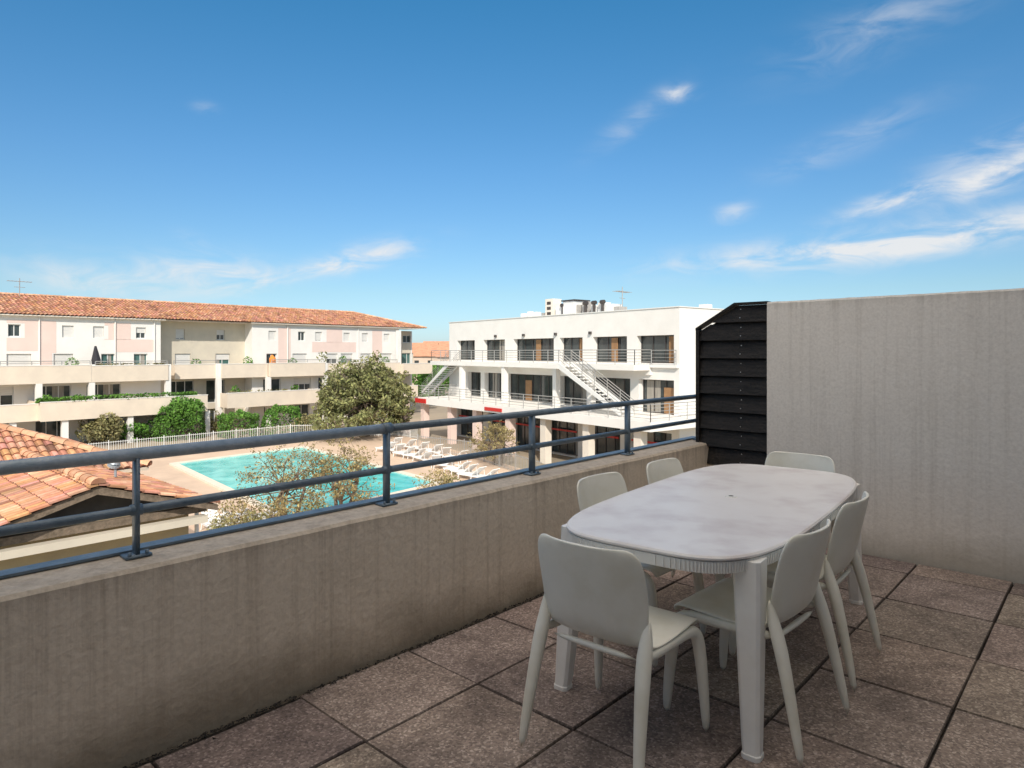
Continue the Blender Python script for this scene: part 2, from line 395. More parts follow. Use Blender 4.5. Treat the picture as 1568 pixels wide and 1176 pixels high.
# ================================================================== TERRACE
SW=5.27; TI=-2.59; TO=-2.80; TOPB=5.45
b=bmesh.new(); box(b,FT,-1.5,SW,TI,1.2,-.3,-.022); finish(b,'terrace_slab','gap')
bm=bmesh.new(); cl=bm.loops.layers.float_color.new('tint')
tj=[TI+.03,-2.08]
while tj[-1]<1.2: tj.append(tj[-1]+.527)
tj[-1]=1.195
sj=[1.469-.585*i for i in range(5,0,-1)]+[1.469+.585*i for i in range(0,7)]; sj=[max(x,-1.495) for x in sj]; sj.append(SW-.02)
sj=sorted(set(sj)); gp=.0035
for i in range(len(sj)-1):
    for j in range(len(tj)-1):
        a0,a1,b0,b1=sj[i]+gp,sj[i+1]-gp,tj[j]+gp,tj[j+1]-gp
        if a1-a0<.03 or b1-b0<.03: continue
        if j==0: b0+=U(0,.025)
        dz=U(-.002,.002); c=U(.82,1.14)
        tl=[U(-.0015,.0015) for _ in range(4)]
        jx=[U(-.003,.003) for _ in range(8)]
        q=[(a0+jx[0],b0+jx[1]),(a1+jx[2],b0+jx[3]),(a1+jx[4],b1+jx[5]),(a0+jx[6],b1+jx[7])]
        ch=.004
        qi=[(q[0][0]+ch,q[0][1]+ch),(q[1][0]-ch,q[1][1]+ch),(q[2][0]-ch,q[2][1]-ch),(q[3][0]+ch,q[3][1]-ch)]
        lo=[bm.verts.new(FT.p(x,y,-.02)) for x,y in q]; md=[bm.verts.new(FT.p(x,y,dz-.006+tl[k])) for k,(x,y) in enumerate(q)]
        tp=[bm.verts.new(FT.p(x,y,dz+tl[k])) for k,(x,y) in enumerate(qi)]
        fs=[bm.faces.new(tp)]
        for k in range(4):
            fs.append(bm.faces.new((lo[k],lo[(k+1)%4],md[(k+1)%4],md[k])))
            fs.append(bm.faces.new((md[k],md[(k+1)%4],tp[(k+1)%4],tp[k])))
        w=(c,c*U(.96,1.02),c*U(.94,1.03))
        for n_,f in enumerate(fs):
            kk=1 if n_==0 else .45
            for l in f.loops: l[cl]=(w[0]*kk,w[1]*kk,w[2]*kk,1)
finish(bm,'terrace_paving','agg')
b=bmesh.new()
for _ in range(2600):
    s=U(-1.2,5.1); t=TI+abs(random.gauss(0,.022))+.004; r=U(.002,.009)
    c=FT.p(s,t,r*.2-.012+ (0.010 if t>TI+.03 else 0))
    vs=[b.verts.new(c+Vector((U(-1,1),U(-1,1),U(.2,1)))*r*1.3) for _ in range(4)]
    for f in ((0,1,2),(0,1,3),(1,2,3),(0,2,3)): b.faces.new([vs[i] for i in f])
finish(b,'gutter_debris','gap')
b=bmesh.new(); 
N_=60
prof=[(TI,-.3),(TI,.668),(TI-.012,.682),(TO+.01,.69),(TO,.68),(TO,-3.0)]
rings=[]
for i in range(N_+1):
    s=-1.5+(5.52+1.5)*i/N_; w=.003*math.sin(i*1.3)+U(-.0015,.0015)
    rings.append([b.verts.new(FT.p(s,t+(w if k<3 else 0),z)) for k,(t,z) in enumerate(prof)])
for A,B in zip(rings,rings[1:]):
    for k in range(len(prof)-1): b.faces.new((A[k],A[k+1],B[k+1],B[k]))
b.faces.new(rings[0]);b.faces.new(rings[-1])
finish(b,'parapet_wall','parapet')
P=Parts('terrace_railing')
bm=P('flashing','metal'); box(bm,FT,-1.5,5.50,TO-.035,TO+.035,.693,.703); box(bm,FT,-1.5,5.50,TO-.039,TO-.033,.60,.695)
RT=-2.72
rb=P('top_rail','metal2'); tube(rb,[FT.p(-1.5,RT,1.07),FT.p(2.045,RT,1.07)],.024,14)
bm=P('rails','metal')
tube(bm,[FT.p(2.045,RT,1.07),FT.p(5.40,RT,1.07)],.0195,12); 
tube(bm,[FT.p(-1.5,RT,.862),FT.p(5.40,RT,.862)],.017,12)
tube(bm,[FT.p(2.02,RT,1.07),FT.p(2.07,RT,1.07)],.028,12)
for s in (-.25,.893,2.045,3.166,4.26,5.40):
    box(bm,FT,s-.0065,s+.0065,RT-.022,RT+.022,.69,1.056)
    box(bm,FT,s-.045,s+.045,RT-.035,RT+.035,.689,.698)
    for dx in (-.03,.03): tube(bm,[FT.p(s+dx,RT+.024,.69),FT.p(s+dx,RT+.024,.712)],.007,6)
    for dz in (.862,): tube(bm,[FT.p(s-.02,RT,dz),FT.p(s+.02,RT,dz)],.021,10)
tube(bm,[FT.p(5.40,RT,1.07),FT.p(5.40,RT+.08,1.07)],.0195,12)
tube(bm,[FT.p(5.40,RT,.862),FT.p(5.40,RT+.08,.862)],.017,12)
P.done(smooth=('rails','top_rail'))
b=bmesh.new()
prof=[(SW,-.3),(SW,1.838),(SW+.012,1.852),(SW+.2,1.858),(SW+.21,-3)]
rings=[]
for i in range(50):
    t=-2.07+(1.2+2.07)*i/49; w=U(-.001,.001)
    rings.append([b.verts.new(FT.p(s+(w if k<3 else 0),t,z+(.012*i/49 if 0<k<4 else 0)+(U(-.002,.002) if 0<k<4 else 0))) for k,(s,z) in enumerate(prof)])
for A,B in zip(rings,rings[1:]):
    for k in range(len(prof)-1): b.faces.new((A[k],A[k+1],B[k+1],B[k]))
b.faces.new(rings[0]);b.faces.new(rings[-1])
finish(b,'end_wall','endwall')
b=bmesh.new(); box(b,FT,SW+.02,SW+.2,-2.588,-2.072,-.3,.50); finish(b,'screen_plinth','parapet')
P=Parts('slatted_wood_screen')
bm=P('slats','blackwood')
z=.51; 
while z<1.84:
    z1=z+.136; off=U(-.004,.004)
    hexa(bm,[FT.p(5.288,-2.66,z),FT.p(5.288,-2.075,z),FT.p(5.31,-2.075,z),FT.p(5.31,-2.66,z),
             FT.p(5.325+off,-2.66,z1),FT.p(5.325+off,-2.075,z1),FT.p(5.345,-2.075,z1),FT.p(5.345,-2.66,z1)])
    z+=.149
bmesh.ops.bisect_plane(bm,geom=bm.verts[:]+bm.edges[:]+bm.faces[:],plane_co=FT.p(5.3,-2.66,1.635),plane_no=Vector((-(FT.ey.x)*.62,-(FT.ey.y)*.62,1)),clear_outer=True)
bmesh.ops.bisect_plane(bm,geom=bm.verts[:]+bm.edges[:]+bm.faces[:],plane_co=FT.p(5.3,-2.66,1.838),plane_no=(0,0,1),clear_outer=True)
bm=P('backing','blackwood')
v=[FT.p(5.35,t,z) for t,z in ((-2.655,.5),(-2.075,.5),(-2.075,1.832),(-2.34,1.832),(-2.655,1.632))]
w=[FT.p(5.368,t,z) for t,z in ((-2.655,.5),(-2.075,.5),(-2.075,1.832),(-2.34,1.832),(-2.655,1.632))]
va=[bm.verts.new(q) for q in v]; vb=[bm.verts.new(q) for q in w]
bm.faces.new(va); bm.faces.new(vb)
for k in range(5): bm.faces.new((va[k],va[(k+1)%5],vb[(k+1)%5],vb[k]))
bm=P('frame','blackwood')
box(bm,FT,5.275,5.37,-2.685,-2.655,.5,1.645)
hexa(bm,[FT.p(5.28,-2.69,1.64),FT.p(5.28,-2.34,1.842),FT.p(5.37,-2.34,1.842),FT.p(5.37,-2.69,1.64),
         FT.p(5.28,-2.69,1.66),FT.p(5.28,-2.345,1.862),FT.p(5.37,-2.345,1.862),FT.p(5.37,-2.69,1.66)])
box(bm,FT,5.28,5.37,-2.34,-2.074,1.842,1.861)
bm=P('screws','screw')
z=.51
while z<1.75:
    for t in (-2.30,):
        for dz in (.035,.105):
            y=5.288+.037*dz/.136; tube(bm,[FT.p(y-.003,t+U(-.004,.004),z+dz),FT.p(y+.01,t,z+dz)],.0045,6)
    z+=.149
P.done()
P=Parts('apartment_building')
bm=P('walls','white')
facade(bm,FT,-1.5,SW+.2,-.3,TOPB,1.2,[],0)
box(bm,FT,-1.5,9,1.25,8,GZ,TOPB); box(bm,FT,-2.7,-1.505,-2.9,8,GZ,TOPB)
box(bm,FT,-1.5,SW+.2,TO+.02,1.2,GZ,-.32)
box(bm,FT,SW+.215,9,TO+.02,1.2,GZ,-.02)
for o in ((-.6,1.4,.1,2.25),(2.6,4.4,.1,2.25),(-.4,1.2,3.2,4.9),(2.8,4.2,3.2,4.9)):
    f=P('window_frames','frame'); box(f,FT,o[0]-.05,o[1]+.05,1.15,1.2,o[2]-.05,o[3]+.05)
    g=P('glazing','glass'); m_=(o[0]+o[1])/2
    box(g,FT,o[0]+.03,m_-.03,1.14,1.16,o[2]+.03,o[3]-.03); box(g,FT,m_+.03,o[1]-.03,1.14,1.16,o[2]+.03,o[3]-.03)
box(P('roof_edge','conc'),FT,-2.8,9.1,1.15,8.1,TOPB,TOPB+.1)
P.done()
# ================================================================== FURNITURE
def chair_mesh():
    bm=bmesh.new()
    rows=[(.232,.405,.205,0,0),(.236,.425,.215,0,0),(.215,.443,.222,0,.000),(.15,.440,.226,0,.004),(.05,.434,.228,0,.006),(-.06,.430,.224,.0,.008),
          (-.14,.434,.220,.012,.010),(-.182,.455,.216,.03,.012),(-.205,.50,.216,.045,0),(-.222,.57,.220,.055,0),(-.240,.65,.224,.058,0),
          (-.255,.72,.222,.055,0),(-.264,.765,.212,.05,0),(-.268,.787,.190,.045,0),(-.269,.793,.165,.04,0)]
    nx=12; g=[]
    for (y,z,w,cv,up) in rows:
        r=[]
        for i in range(nx+1):
            k=-1+2*i/nx
            r.append(bm.verts.new((k*w,y+cv*abs(k)**2.4,z+up*abs(k)**4)))
        g.append(r)
    for a,b_ in zip(g,g[1:]):
        for i in range(nx): bm.faces.new((a[i],a[i+1],b_[i+1],b_[i]))
    bmesh.ops.recalc_face_normals(bm,faces=bm.faces[:])
    me=bpy.data.meshes.new('chair_shell'); bm.to_mesh(me); bm.free(); me.materials.append(M['plastic'])
    for p in me.polygons: p.use_smooth=True
    b=bmesh.new()
    for sx in (-1,1):
        tube(b,[(sx*.238,-.285,0),(sx*.226,-.245,.2),(sx*.213,-.200,.40),(sx*.209,-.172,.47),(sx*.214,-.158,.56)],[.0175,.023,.030,.029,.006],10,sx=.85)
        tube(b,[(sx*.208,-.18,.425),(sx*.212,-.05,.415),(sx*.213,.12,.415),(sx*.216,.185,.408),(sx*.221,.216,.375),(sx*.227,.228,.30),(sx*.236,.245,.12),(sx*.240,.250,0)],
             [.020,.020,.021,.026,.029,.028,.0215,.0175],10,sx=.85)
    tube(b,[(-.2,.21,.41),(.2,.21,.41)],.014,8); tube(b,[(-.2,-.17,.41),(.2,-.17,.41)],.014,8)
    bmesh.ops.recalc_face_normals(b,faces=b.faces[:])
    m2=bpy.data.meshes.new('chair_legs'); b.to_mesh(m2); b.free(); m2.materials.append(M['plastic'])
    for p in m2.polygons: p.use_smooth=True
    return me,m2
cs,cl_=chair_mesh()
def chair(s,t,ds,dt,jit=0):
    e=empty('plastic_chair'); w=FT.p(s,t,0); fwd=FT.ex*ds+FT.ey*dt
    e.location=w; e.rotation_euler=(0,0,math.atan2(fwd.y,fwd.x)-math.pi/2+math.radians(jit))
    o=bpy.data.objects.new('seat_and_back',cs); scene.collection.objects.link(o); o.parent=e
    sd=o.modifiers.new('s','SOLIDIFY'); sd.thickness=.013; sd.offset=0
    ss=o.modifiers.new('ss','SUBSURF'); ss.levels=2; ss.render_levels=2
    o=bpy.data.objects.new('legs',cl_); scene.collection.objects.link(o); o.parent=e
    ss=o.modifiers.new('ss','SUBSURF'); ss.levels=1; ss.render_levels=1
chair(2.11,-1.39,1,0,3)
chair(2.63,-1.09,0,-1,-2)
chair(3.29,-1.12,0,-1,2)
chair(2.93,-1.82,0,1,0)
chair(3.60,-1.82,0,1,2)
chair(4.22,-1.53,-1,0,0)
P=Parts('garden_table')
TC=(3.24,-1.455); HL,HW=1.07,.472; TR=math.radians(-4.8); TCc,TSs=math.cos(TR),math.sin(TR)
def tl_(x,y): return (TC[0]+x*TCc-y*TSs, TC[1]+x*TSs+y*TCc)
def outline(k,n=96,e=4.4):
    out=[]
    for i in range(n):
        a=2*math.pi*i/n; c,s=math.cos(a),math.sin(a)
        x=abs(c)**(2/e)*(1 if c>0 else -1); y=abs(s)**(2/e)*(1 if s>0 else -1)
        bulge=1-.035*(x*x)
        out.append(tl_(x*(HL-k),y*(HW-k)*bulge))
    return out
def loft(bm,levels,capb=True):
    rings=[[bm.verts.new(FT.p(x,y,z)) for x,y in outline(k)] for k,z in levels]
    for A,B in zip(rings,rings[1:]):
        n=len(A)
        for i in range(n): bm.faces.new((A[i],A[(i+1)%n],B[(i+1)%n],B[i]))
    bm.faces.new(rings[-1])
    if capb: bm.faces.new(rings[0])
loft(P('top','tabletop'),[(.03,.700),(.008,.703),(.0,.709),(.0,.715),(.006,.722),(.016,.7235),(.022,.7215),(.05,.7205)])
bm=P('apron','tableleg')
loft(bm,[(.034,.655),(.014,.656),(.010,.660),(.006,.700),(.02,.702)])
for i,(x,y) in enumerate(outline(.006,n=220)):
    c=FT.p(x,y,.68); tube(bm,[c+Vector((0,0,-.02)),c+Vector((0,0,.019))],.0028,4)
bm=P('legs','tableleg')
for sx in (-1,1):
    for sy in (-1,1):
        xt,yt=tl_(sx*.87,sy*.375); xb,yb=tl_(sx*.93,sy*.405)
        def sec(x,y,w,z): 
            c=.012; return [FT.p(x+a*TCc-b_*TSs,y+a*TSs+b_*TCc,z) for a,b_ in ((-w+c,-w),(w-c,-w),(w,-w+c),(w,w-c),(w-c,w),(-w+c,w),(-w,w-c),(-w,-w+c))]
        rs=[[bm.verts.new(q) for q in sec(xt+(xb-xt)*k,yt+(yb-yt)*k,w,z)] for k,w,z in ((0,.052,.695),(.3,.046,.5),(.9,.033,.06),(1,.031,.02),(1,.034,.018),(1,.034,0))]
        for A,B in zip(rs,rs[1:]):
            for i in range(8): bm.faces.new((A[i],A[(i+1)%8],B[(i+1)%8],B[i]))
        bm.faces.new(rs[0]); bm.faces.new(rs[-1])
bm=P('parasol_cap','tableleg'); tube(bm,[FT.p(TC[0],TC[1],.7),FT.p(TC[0],TC[1],.7245)],.03,20)
bm=P('parasol_hole','hole'); tube(bm,[FT.p(TC[0],TC[1],.71),FT.p(TC[0],TC[1],.7255)],.012,14)
P.done(bevel={'legs':.004})

# ================================================================== GROUND / POOL
b=bmesh.new(); S=3000
b.faces.new([b.verts.new(q) for q in ((-S,-200,GZ),(S,-200,GZ),(S,S*2,GZ),(-S,S*2,GZ))]); finish(b,'ground','ground')
def sheet(name,pts,z,mt):
    b=bmesh.new(); b.faces.new([b.verts.new((p.x,p.y,z)) for p in pts]); return finish(b,name,mt)
A_,B_,C_,D_=G(272,712),G(462,687),G(668,742),G(520,792)
D_=A_+(C_-B_)*1.02
sheet('pool_deck',[G(60,735),G(420,668),G(610,665),G(860,735),G(700,900),G(250,930)],GZ+.004,'deck')
pp=[A_,B_,C_,D_]
b=bmesh.new()
def off(k,z):
    out=[]
    for i in range(4):
        p=pp[i]; d1=(pp[(i+1)%4]-p).normalized(); d0=(pp[i-1]-p).normalized()
        out.append(b.verts.new(Vector(((p-(d1+d0)*k).x,(p-(d1+d0)*k).y,z))))
    return out
r=[off(.45,GZ),off(.45,GZ+.14),off(0,GZ+.14),off(0,GZ+.03)]
for X,Y in zip(r,r[1:]):
    for i in range(4): b.faces.new((X[i],X[(i+1)%4],Y[(i+1)%4],Y[i]))
finish(b,'pool_coping','coping')
sheet('swimming_pool',pp,GZ+.07,'water')
def lounger_mesh():
    b=bmesh.new()
    def bx(x0,x1,y0,y1,z0,z1): box(b,W0,x0,x1,y0,y1,z0,z1)
    for i in range(7): bx(-.29,.29,-.95+i*.17,-.95+i*.17+.14,.28,.31)
    bx(-.33,-.29,-.95,.95,.25,.33); bx(.29,.33,-.95,.95,.25,.33)
    for i in range(5):
        y=.24+i*.135; z=.31+i*.105
        hexa(b,[(-.29,y,z),(.29,y,z),(.29,y+.115,z+.09),(-.29,y+.115,z+.09),(-.29,y-.02,z+.03),(.29,y-.02,z+.03),(.29,y+.095,z+.12),(-.29,y+.095,z+.12)])
    for x in (-.31,.31):
        tube(b,[(x,.2,.31),(x,.9,.84)],.025,6); tube(b,[(x,.75,.3),(x,.7,.68)],.018,5)
        for y in (-.8,.75): tube(b,[(x,y,.27),(x*1.1,y*1.05,0)],.03,6)
    bmesh.ops.recalc_face_normals(b,faces=b.faces[:])
    me=bpy.data.meshes.new('sun_lounger'); b.to_mesh(me); b.free(); me.materials.append(M['lounger']); return me
lm=lounger_mesh()
def lounger(p,rot):
    o=bpy.data.objects.new('sun_lounger',lm); o.location=(p.x,p.y,GZ+.006); o.rotation_euler=(0,0,rot); scene.collection.objects.link(o)
dl=math.atan2((C_-B_).y,(C_-B_).x)
for (u0,v0,u1,v1,n) in ((590,692,680,718,7),(606,684,700,706,6),(700,726,770,748,6)):
    a=G(u0,v0); c=G(u1,v1)
    for i in range(n):
        p=a.lerp(c,i/(n-1)); lounger(p+Vector((U(-.2,.2),U(-.2,.2),0)),dl-math.pi/2+U(-.25,.25))
for u,v in ((345,800),(372,806),(398,800),(330,815)):
    lounger(G(u,v),U(0,3))
def picket(name,pts,h=1.2,gap=.16,mt='fence'):
    b=bmesh.new()
    for a,c in zip(pts,pts[1:]):
        L=(c-a).length; n=int(L/gap); d=(c-a).normalized()
        for i in range(n+1):
            p=a+d*(i*gap); r=.016 if i%12 else .04
            tube(b,[p,p+Vector((0,0,h if i%12 else h+.08))],r,4,cap=False)
        for z in (.12,h-.08): tube(b,[a+Vector((0,0,z)),c+Vector((0,0,z))],.022,4,cap=False)
    return finish(b,name,mt)
picket('picket_fence',[G(120,706),G(445,671),G(610,667),G(640,672)])
picket('picket_fence',[G(640,690),G(720,700),G(830,738)],gap=.2,mt='rail2')

# ================================================================== LEFT APARTMENT BLOCK
P=Parts('balconied_apartment_block'); fr=FL
X=lambda u,o=0: fr.at(u,o)
EZ=4.45
xa,x245,x385,x612,x640=-22.0,X(246),X(386,0),X(611),X(638)
secs=[(xa,x245,0,'white'),(x245,x385,-1.6,'beige'),(x385,x612,0,'white')]
up_w=[[22,104,151,216,-60],[276,338],[417,462,488,531,559,592]]
dr_w=[[(10,48),(82,112),(155,176),(205,226),(-70,-40)],[(268,292),(330,352)],[(408,424),(448,470),(500,517),(522,540),(552,568),(582,600)]]
for k,(s0,s1,y,mt) in enumerate(secs):
    ops=[]
    for u in up_w[k]:
        c=X(u,y); ops.append((c-.42,c+.42,2.75,3.75,'s'))
    for a,c in dr_w[k]:
        ops.append((X(a,y),X(c,y),-.72,1.35,'d'))
    x=s0+1.2
    while x<s1-2.6:
        w=U(1.8,2.8); ops.append((x,x+w,-3.6,-1.3,'d')); ops.append((x+.1,x+w-.2,-6.1,-4.2,'d')); x+=w+U(.5,1.6)
    facade(P('walls_'+mt,mt),fr,s0,s1,GZ,EZ,y,ops)
    for o in ops:
        sm=o[4]=='s'
        low=o[3]<0
        window(P,fr,o[0],o[1],o[2],o[3],y,glass='glassg' if (not sm and not low and R()<.6) else 'glass',nm=1 if sm else 2 if o[1]-o[0]>2 else 1,
               shutter=(random.choice((0,.5,.9,1,1)) if sm else random.choice((0,0,0,.3)) if low else random.choice((0,0,.3,.5,1))),cur=R()<.5)
    box(P('core','dark'),fr,s0+.05,s1-.05,-13,y-.3,GZ,EZ-.05)
bmw=P('return_walls','white')
box(bmw,fr,x385,x385+.25,-2.3,-.003,GZ,EZ); box(bmw,fr,x245-.25,x245,-2.3,-.003,GZ,EZ)
s0,s1=x612,x640+1.0
facade(P('walls_beige','beige'),fr,s0,s1,GZ,EZ-.2,-2.4,[(X(617,-2.4),X(630,-2.4),2.75,3.7),(X(615,-2.4),X(633,-2.4),-.7,1.4)])
window(P,fr,X(617,-2.4),X(630,-2.4),2.75,3.7,-2.4); window(P,fr,X(615,-2.4),X(633,-2.4),-.7,1.4,-2.4,glass='glassg')
box(P('core','dark'),fr,s0+.05,s1-.02,-13,-2.7,GZ,EZ-.25)
box(bmw,fr,s1-.02,s1+.2,-13,-2.4,GZ,EZ-.2)
box(bmw,fr,s0-.25,s0,-2.5,-.003,GZ,EZ)
pk=P('pink_panels','pink')
for a,c,z0,z1 in ((10,58,1.6,4.1),(60,86,-.1,4.1),(178,238,1.5,2.65),(160,200,2.6,4.1),(478,545,1.5,2.65),(500,524,2.6,4.1),(570,585,-.2,4.1),(426,445,-.2,4.1)):
    xa_,xb_=X(a),X(c); x=xa_
    while x<xb_:
        xe=min(x+.3,xb_)
        blk=[]
        for u in up_w[0]+up_w[2]:
            cc=X(u)
            if xe>cc-.5 and x<cc+.5: blk.append((2.65,3.85))
        for a2,c2 in dr_w[0]+dr_w[2]:
            if xe>X(a2)-.06 and x<X(c2)+.06: blk.append((-.8,1.43))
        segs=[(z0,z1)]
        for (p0,p1) in blk:
            ns=[]
            for (q0,q1) in segs:
                if p1<=q0 or p0>=q1: ns.append((q0,q1)); continue
                if q0<p0: ns.append((q0,p0))
                if q1>p1: ns.append((p1,q1))
            segs=ns
        for q0,q1 in segs:
            pk.faces.new([pk.verts.new(fr.p(*q)) for q in ((x,.012,q0),(xe,.012,q0),(xe,.012,q1),(x,.012,q1))])
        x=xe
cb=P('balconies','cream2')
def balcony(x0,x1,y0,y1,zs,top,slab=.22):
    box(cb,fr,x0,x1,y0,y1-.15,zs-slab,zs)
    box(cb,fr,x0,x1,y1-.148,y1,zs-slab-.05,top)
    box(cb,fr,x0,x0+.15,y0,y1-.15,zs+.002,top); box(cb,fr,x1-.15,x1,y0,y1-.15,zs+.002,top)
    box(P('balcony_copings','white'),fr,x0-.03,x1+.03,y1-.18,y1+.03,top+.002,top+.06)
balcony(xa,X(140,2),.003,2.0,-.78,.38); balcony(X(140,2)+.05,X(258,2),.003,2.0,-.78,.32)
balcony(X(264,0),X(334,0),-1.597,.6,-.78,.32); balcony(X(340,1.2),X(410,1.2),-1.59,1.2,-.78,.30)
balcony(X(414,1.6),X(498,1.6),.003,1.6,-.78,.34); balcony(X(500,1.4),X(612,1.4),.003,1.4,-.78,.25)
balcony(X(618,2),X(662,2),-2.3,2.0,-.9,.1)
balcony(xa,X(60,3.2),.003,3.2,-3.65,-2.6); balcony(X(60,4.2)+.1,X(318,4.2),.003,4.2,-3.65,-2.45)
balcony(X(348,2.5),X(492,2.5),.003,2.5,-3.65,-2.5); balcony(X(500,2),X(640,2),.003,2.0,-3.65,-2.6)
pl=P('pillars','white')
for u,y,z0,z1 in ((-40,2,-3.6,-1.05),(60,2,-3.6,-1.05),(141,1.95,-3.6,.45),(258,1.9,-6.2,.40),(336,.9,-6.2,.35),(412,1.5,-6.2,-1.05),(499,1.5,-6.2,.3),(612,1.3,-6.2,EZ-.3),(318,4.0,-6.2,-3.9),(200,4,-6.2,-3.9),(100,4,-6.2,-3.9),(20,3,-6.2,-3.9),(560,1.8,-6.2,-3.9)):
    x=X(u,y); box(pl,fr,x-.22,x+.22,y-.42,y+.01,z0,z1)
for u in (60,176,236,440,548): 
    x=X(u); tube(P('downpipes','white'),[fr.p(x,.08,-.7),fr.p(x,.08,EZ-.1)],.06,6)
rl=P('balcony_rails','rail2')
for a,c,y,z in ((0,138,1.9,.38),(146,256,1.9,.32),(266,332,.5,.32),(416,496,1.5,.34),(505,608,1.3,.25)):
    railing(rl,[fr.p(X(a,y),y,z+.06),fr.p(X(c,y),y,z+.06)],h=.32,bars=2,post=1.8,r=.035)
box(P('eaves','cream'),fr,xa,x245+.3,-.2,.45,EZ,EZ+.1); box(P('eaves','cream'),fr,x245+.3,x385-.3,-2.2,.0,EZ,EZ+.1)
box(P('eaves','cream'),fr,x385-.3,x640+.3,-2.6,.45,EZ,EZ+.1)
e=P.done()
ex3=fr.ex.to_3d(); ey3=fr.ey.to_3d()
RS=.30; sl=math.sqrt(1+RS*RS); upv=(-ey3+Vector((0,0,RS)))
Lr=6.6*sl
def hp(x,y,z): return fr.p(x,y,z)
hipc=hp(x640+1.2,.5,EZ+.1)
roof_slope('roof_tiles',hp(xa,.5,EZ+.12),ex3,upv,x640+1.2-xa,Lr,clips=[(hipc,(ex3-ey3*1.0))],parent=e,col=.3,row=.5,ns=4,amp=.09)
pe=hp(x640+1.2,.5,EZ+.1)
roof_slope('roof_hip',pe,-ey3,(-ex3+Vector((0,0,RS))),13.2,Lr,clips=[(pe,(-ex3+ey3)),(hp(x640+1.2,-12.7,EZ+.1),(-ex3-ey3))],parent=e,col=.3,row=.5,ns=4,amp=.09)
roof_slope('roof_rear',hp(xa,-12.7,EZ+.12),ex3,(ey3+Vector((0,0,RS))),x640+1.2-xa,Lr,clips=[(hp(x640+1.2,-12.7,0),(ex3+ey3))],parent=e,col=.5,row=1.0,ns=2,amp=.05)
RZ=EZ+.12+6.6*RS
ridge_tiles('ridge_tiles',hp(xa,-6.1,RZ+.04),hp(x640+1.2-6.6,-6.1,RZ+.04),e,r=.17,step=.5)
ridge_tiles('hip_tiles',hp(x640+1.2,.5,EZ+.16),hp(x640+1.2-6.6,-6.1,RZ+.04),e,r=.17,step=.5)
def antenna(name,p,h):
    b=bmesh.new(); p=Vector(p)
    tube(b,[p,p+Vector((0,0,h))],.035,5); q=p+Vector((0,0,h*.85))
    tube(b,[q-ex3*.9,q+ex3*.9],.025,4)
    for k in range(7):
        c=q+ex3*(-.85+.28*k); tube(b,[c-ey3*.35+Vector((0,0,.0)),c+ey3*.35],.015,4)
    tube(b,[q-Vector((0,0,.5))-ex3*.4,q-Vector((0,0,.5))+ex3*.4],.02,4)
    return finish(b,name,'rail2')
antenna('tv_antenna',hp(X(30,-5.5),-5.5,6.1),1.9)
def closed_parasol(u,y,mt,h=2.5):
    b=bmesh.new(); p=hp(X(u,y),y,-.78)
    tube(b,[p,p+Vector((0,0,.7)),p+Vector((-.05,0,1.6)),p+Vector((-.1,0,h))],[.05,.3,.36,.08],8); finish(b,'closed_parasol',mt)
closed_parasol(148,1.2,'umb',2.8); closed_parasol(418,1.0,'orange',2.0)
for a,c,y,z,w in ((60,300,4.05,-2.39,.5),(150,250,1.8,.40,.3),(352,440,2.3,-2.44,.5)):
    xm=(X(a,y)+X(c,y))/2; L=X(c,y)-X(a,y)
    hedge_box('balcony_hedge',fr.p(xm,y-.1,z-.05),fr,L,.5,.36 if a==60 else .16,'hedge' if a==60 else 'drab',n=int(L*(120 if a==60 else 25)),ls=.12)
random.seed(11)
for u,y,zs in ((70,2.9,-3.65),(120,2.9,-3.65),(360,1.6,-3.65),(452,1.6,-3.65),(300,-.4,-.78),(380,.4,-.78),(448,.8,-.78),(525,.7,-.78),(590,.7,-.78),(110,1.0,-.78)):
    P=Parts('potted_plant'); c=hp(X(u,y),y,zs); tube(P('pot','pot'),[c,c+Vector((0,0,.45))],[.18,.26],9)
    bl=P('foliage','hedge'); q=bl.loops.layers.float_color.new('tint'); leaves(bl,q,c+Vector((0,0,1.15)),(.5,.5,U(.5,.8)),150,.12); P.done()

# ================================================================== RIGHT BUILDING
P=Parts('white_three_storey_building'); fr=FR; RTOP=4.26
X=lambda u,o=0: fr.at(u,o)
XE=X(688)
w2=[(975,1032),(908,960),(857,892),(786,848),(740,773),(700,727)]
w2=[(X(b_),X(a)) for a,b_ in w2]
ops=[(a,b_,.78,2.56) for a,b_ in w2]
w1=[(X(1032),X(978))]+[(X(b_),X(a)) for a,b_ in ((905,965),(858,898),(776,846),(742,768),(716,736))]
ops+=[(a,b_,-2.45,-.28) for a,b_ in w1]
w0=[(.6,4.2),(5.0,8.6),(9.2,12.6),(13.3,17.0),(17.8,20.6),(21.4,25.6)]
ops+=[(a,b_,-6.15,-3.6) for a,b_ in w0]
facade(P('walls','white'),fr,0,XE,GZ,RTOP,0,ops,depth=.5)
for i,o in enumerate(ops):
    n=max(1,int((o[1]-o[0])/1.1))
    window(P,fr,o[0],o[1],o[2],o[3],0,fmat='dframe',nm=n,cur=(i%2==0),depth=.5,shutter=0)
dw=P('doors','wood')
for a,w,zz in ((w2[0][0]+.1,.6,.82),(w2[1][0]+1.2,.6,.82),(w2[3][0]+2.0,.6,.82),(w1[0][0]+.3,.8,-2.42),(w1[3][0]+3,.8,-2.42),(w2[2][0]+.2,.5,.82)):
    box(dw,fr,a,a+w,-.40,-.37,zz,zz+1.65)
bw=P('body','white')
box(bw,fr,0,XE,-16,-.52,GZ,RTOP-.35)
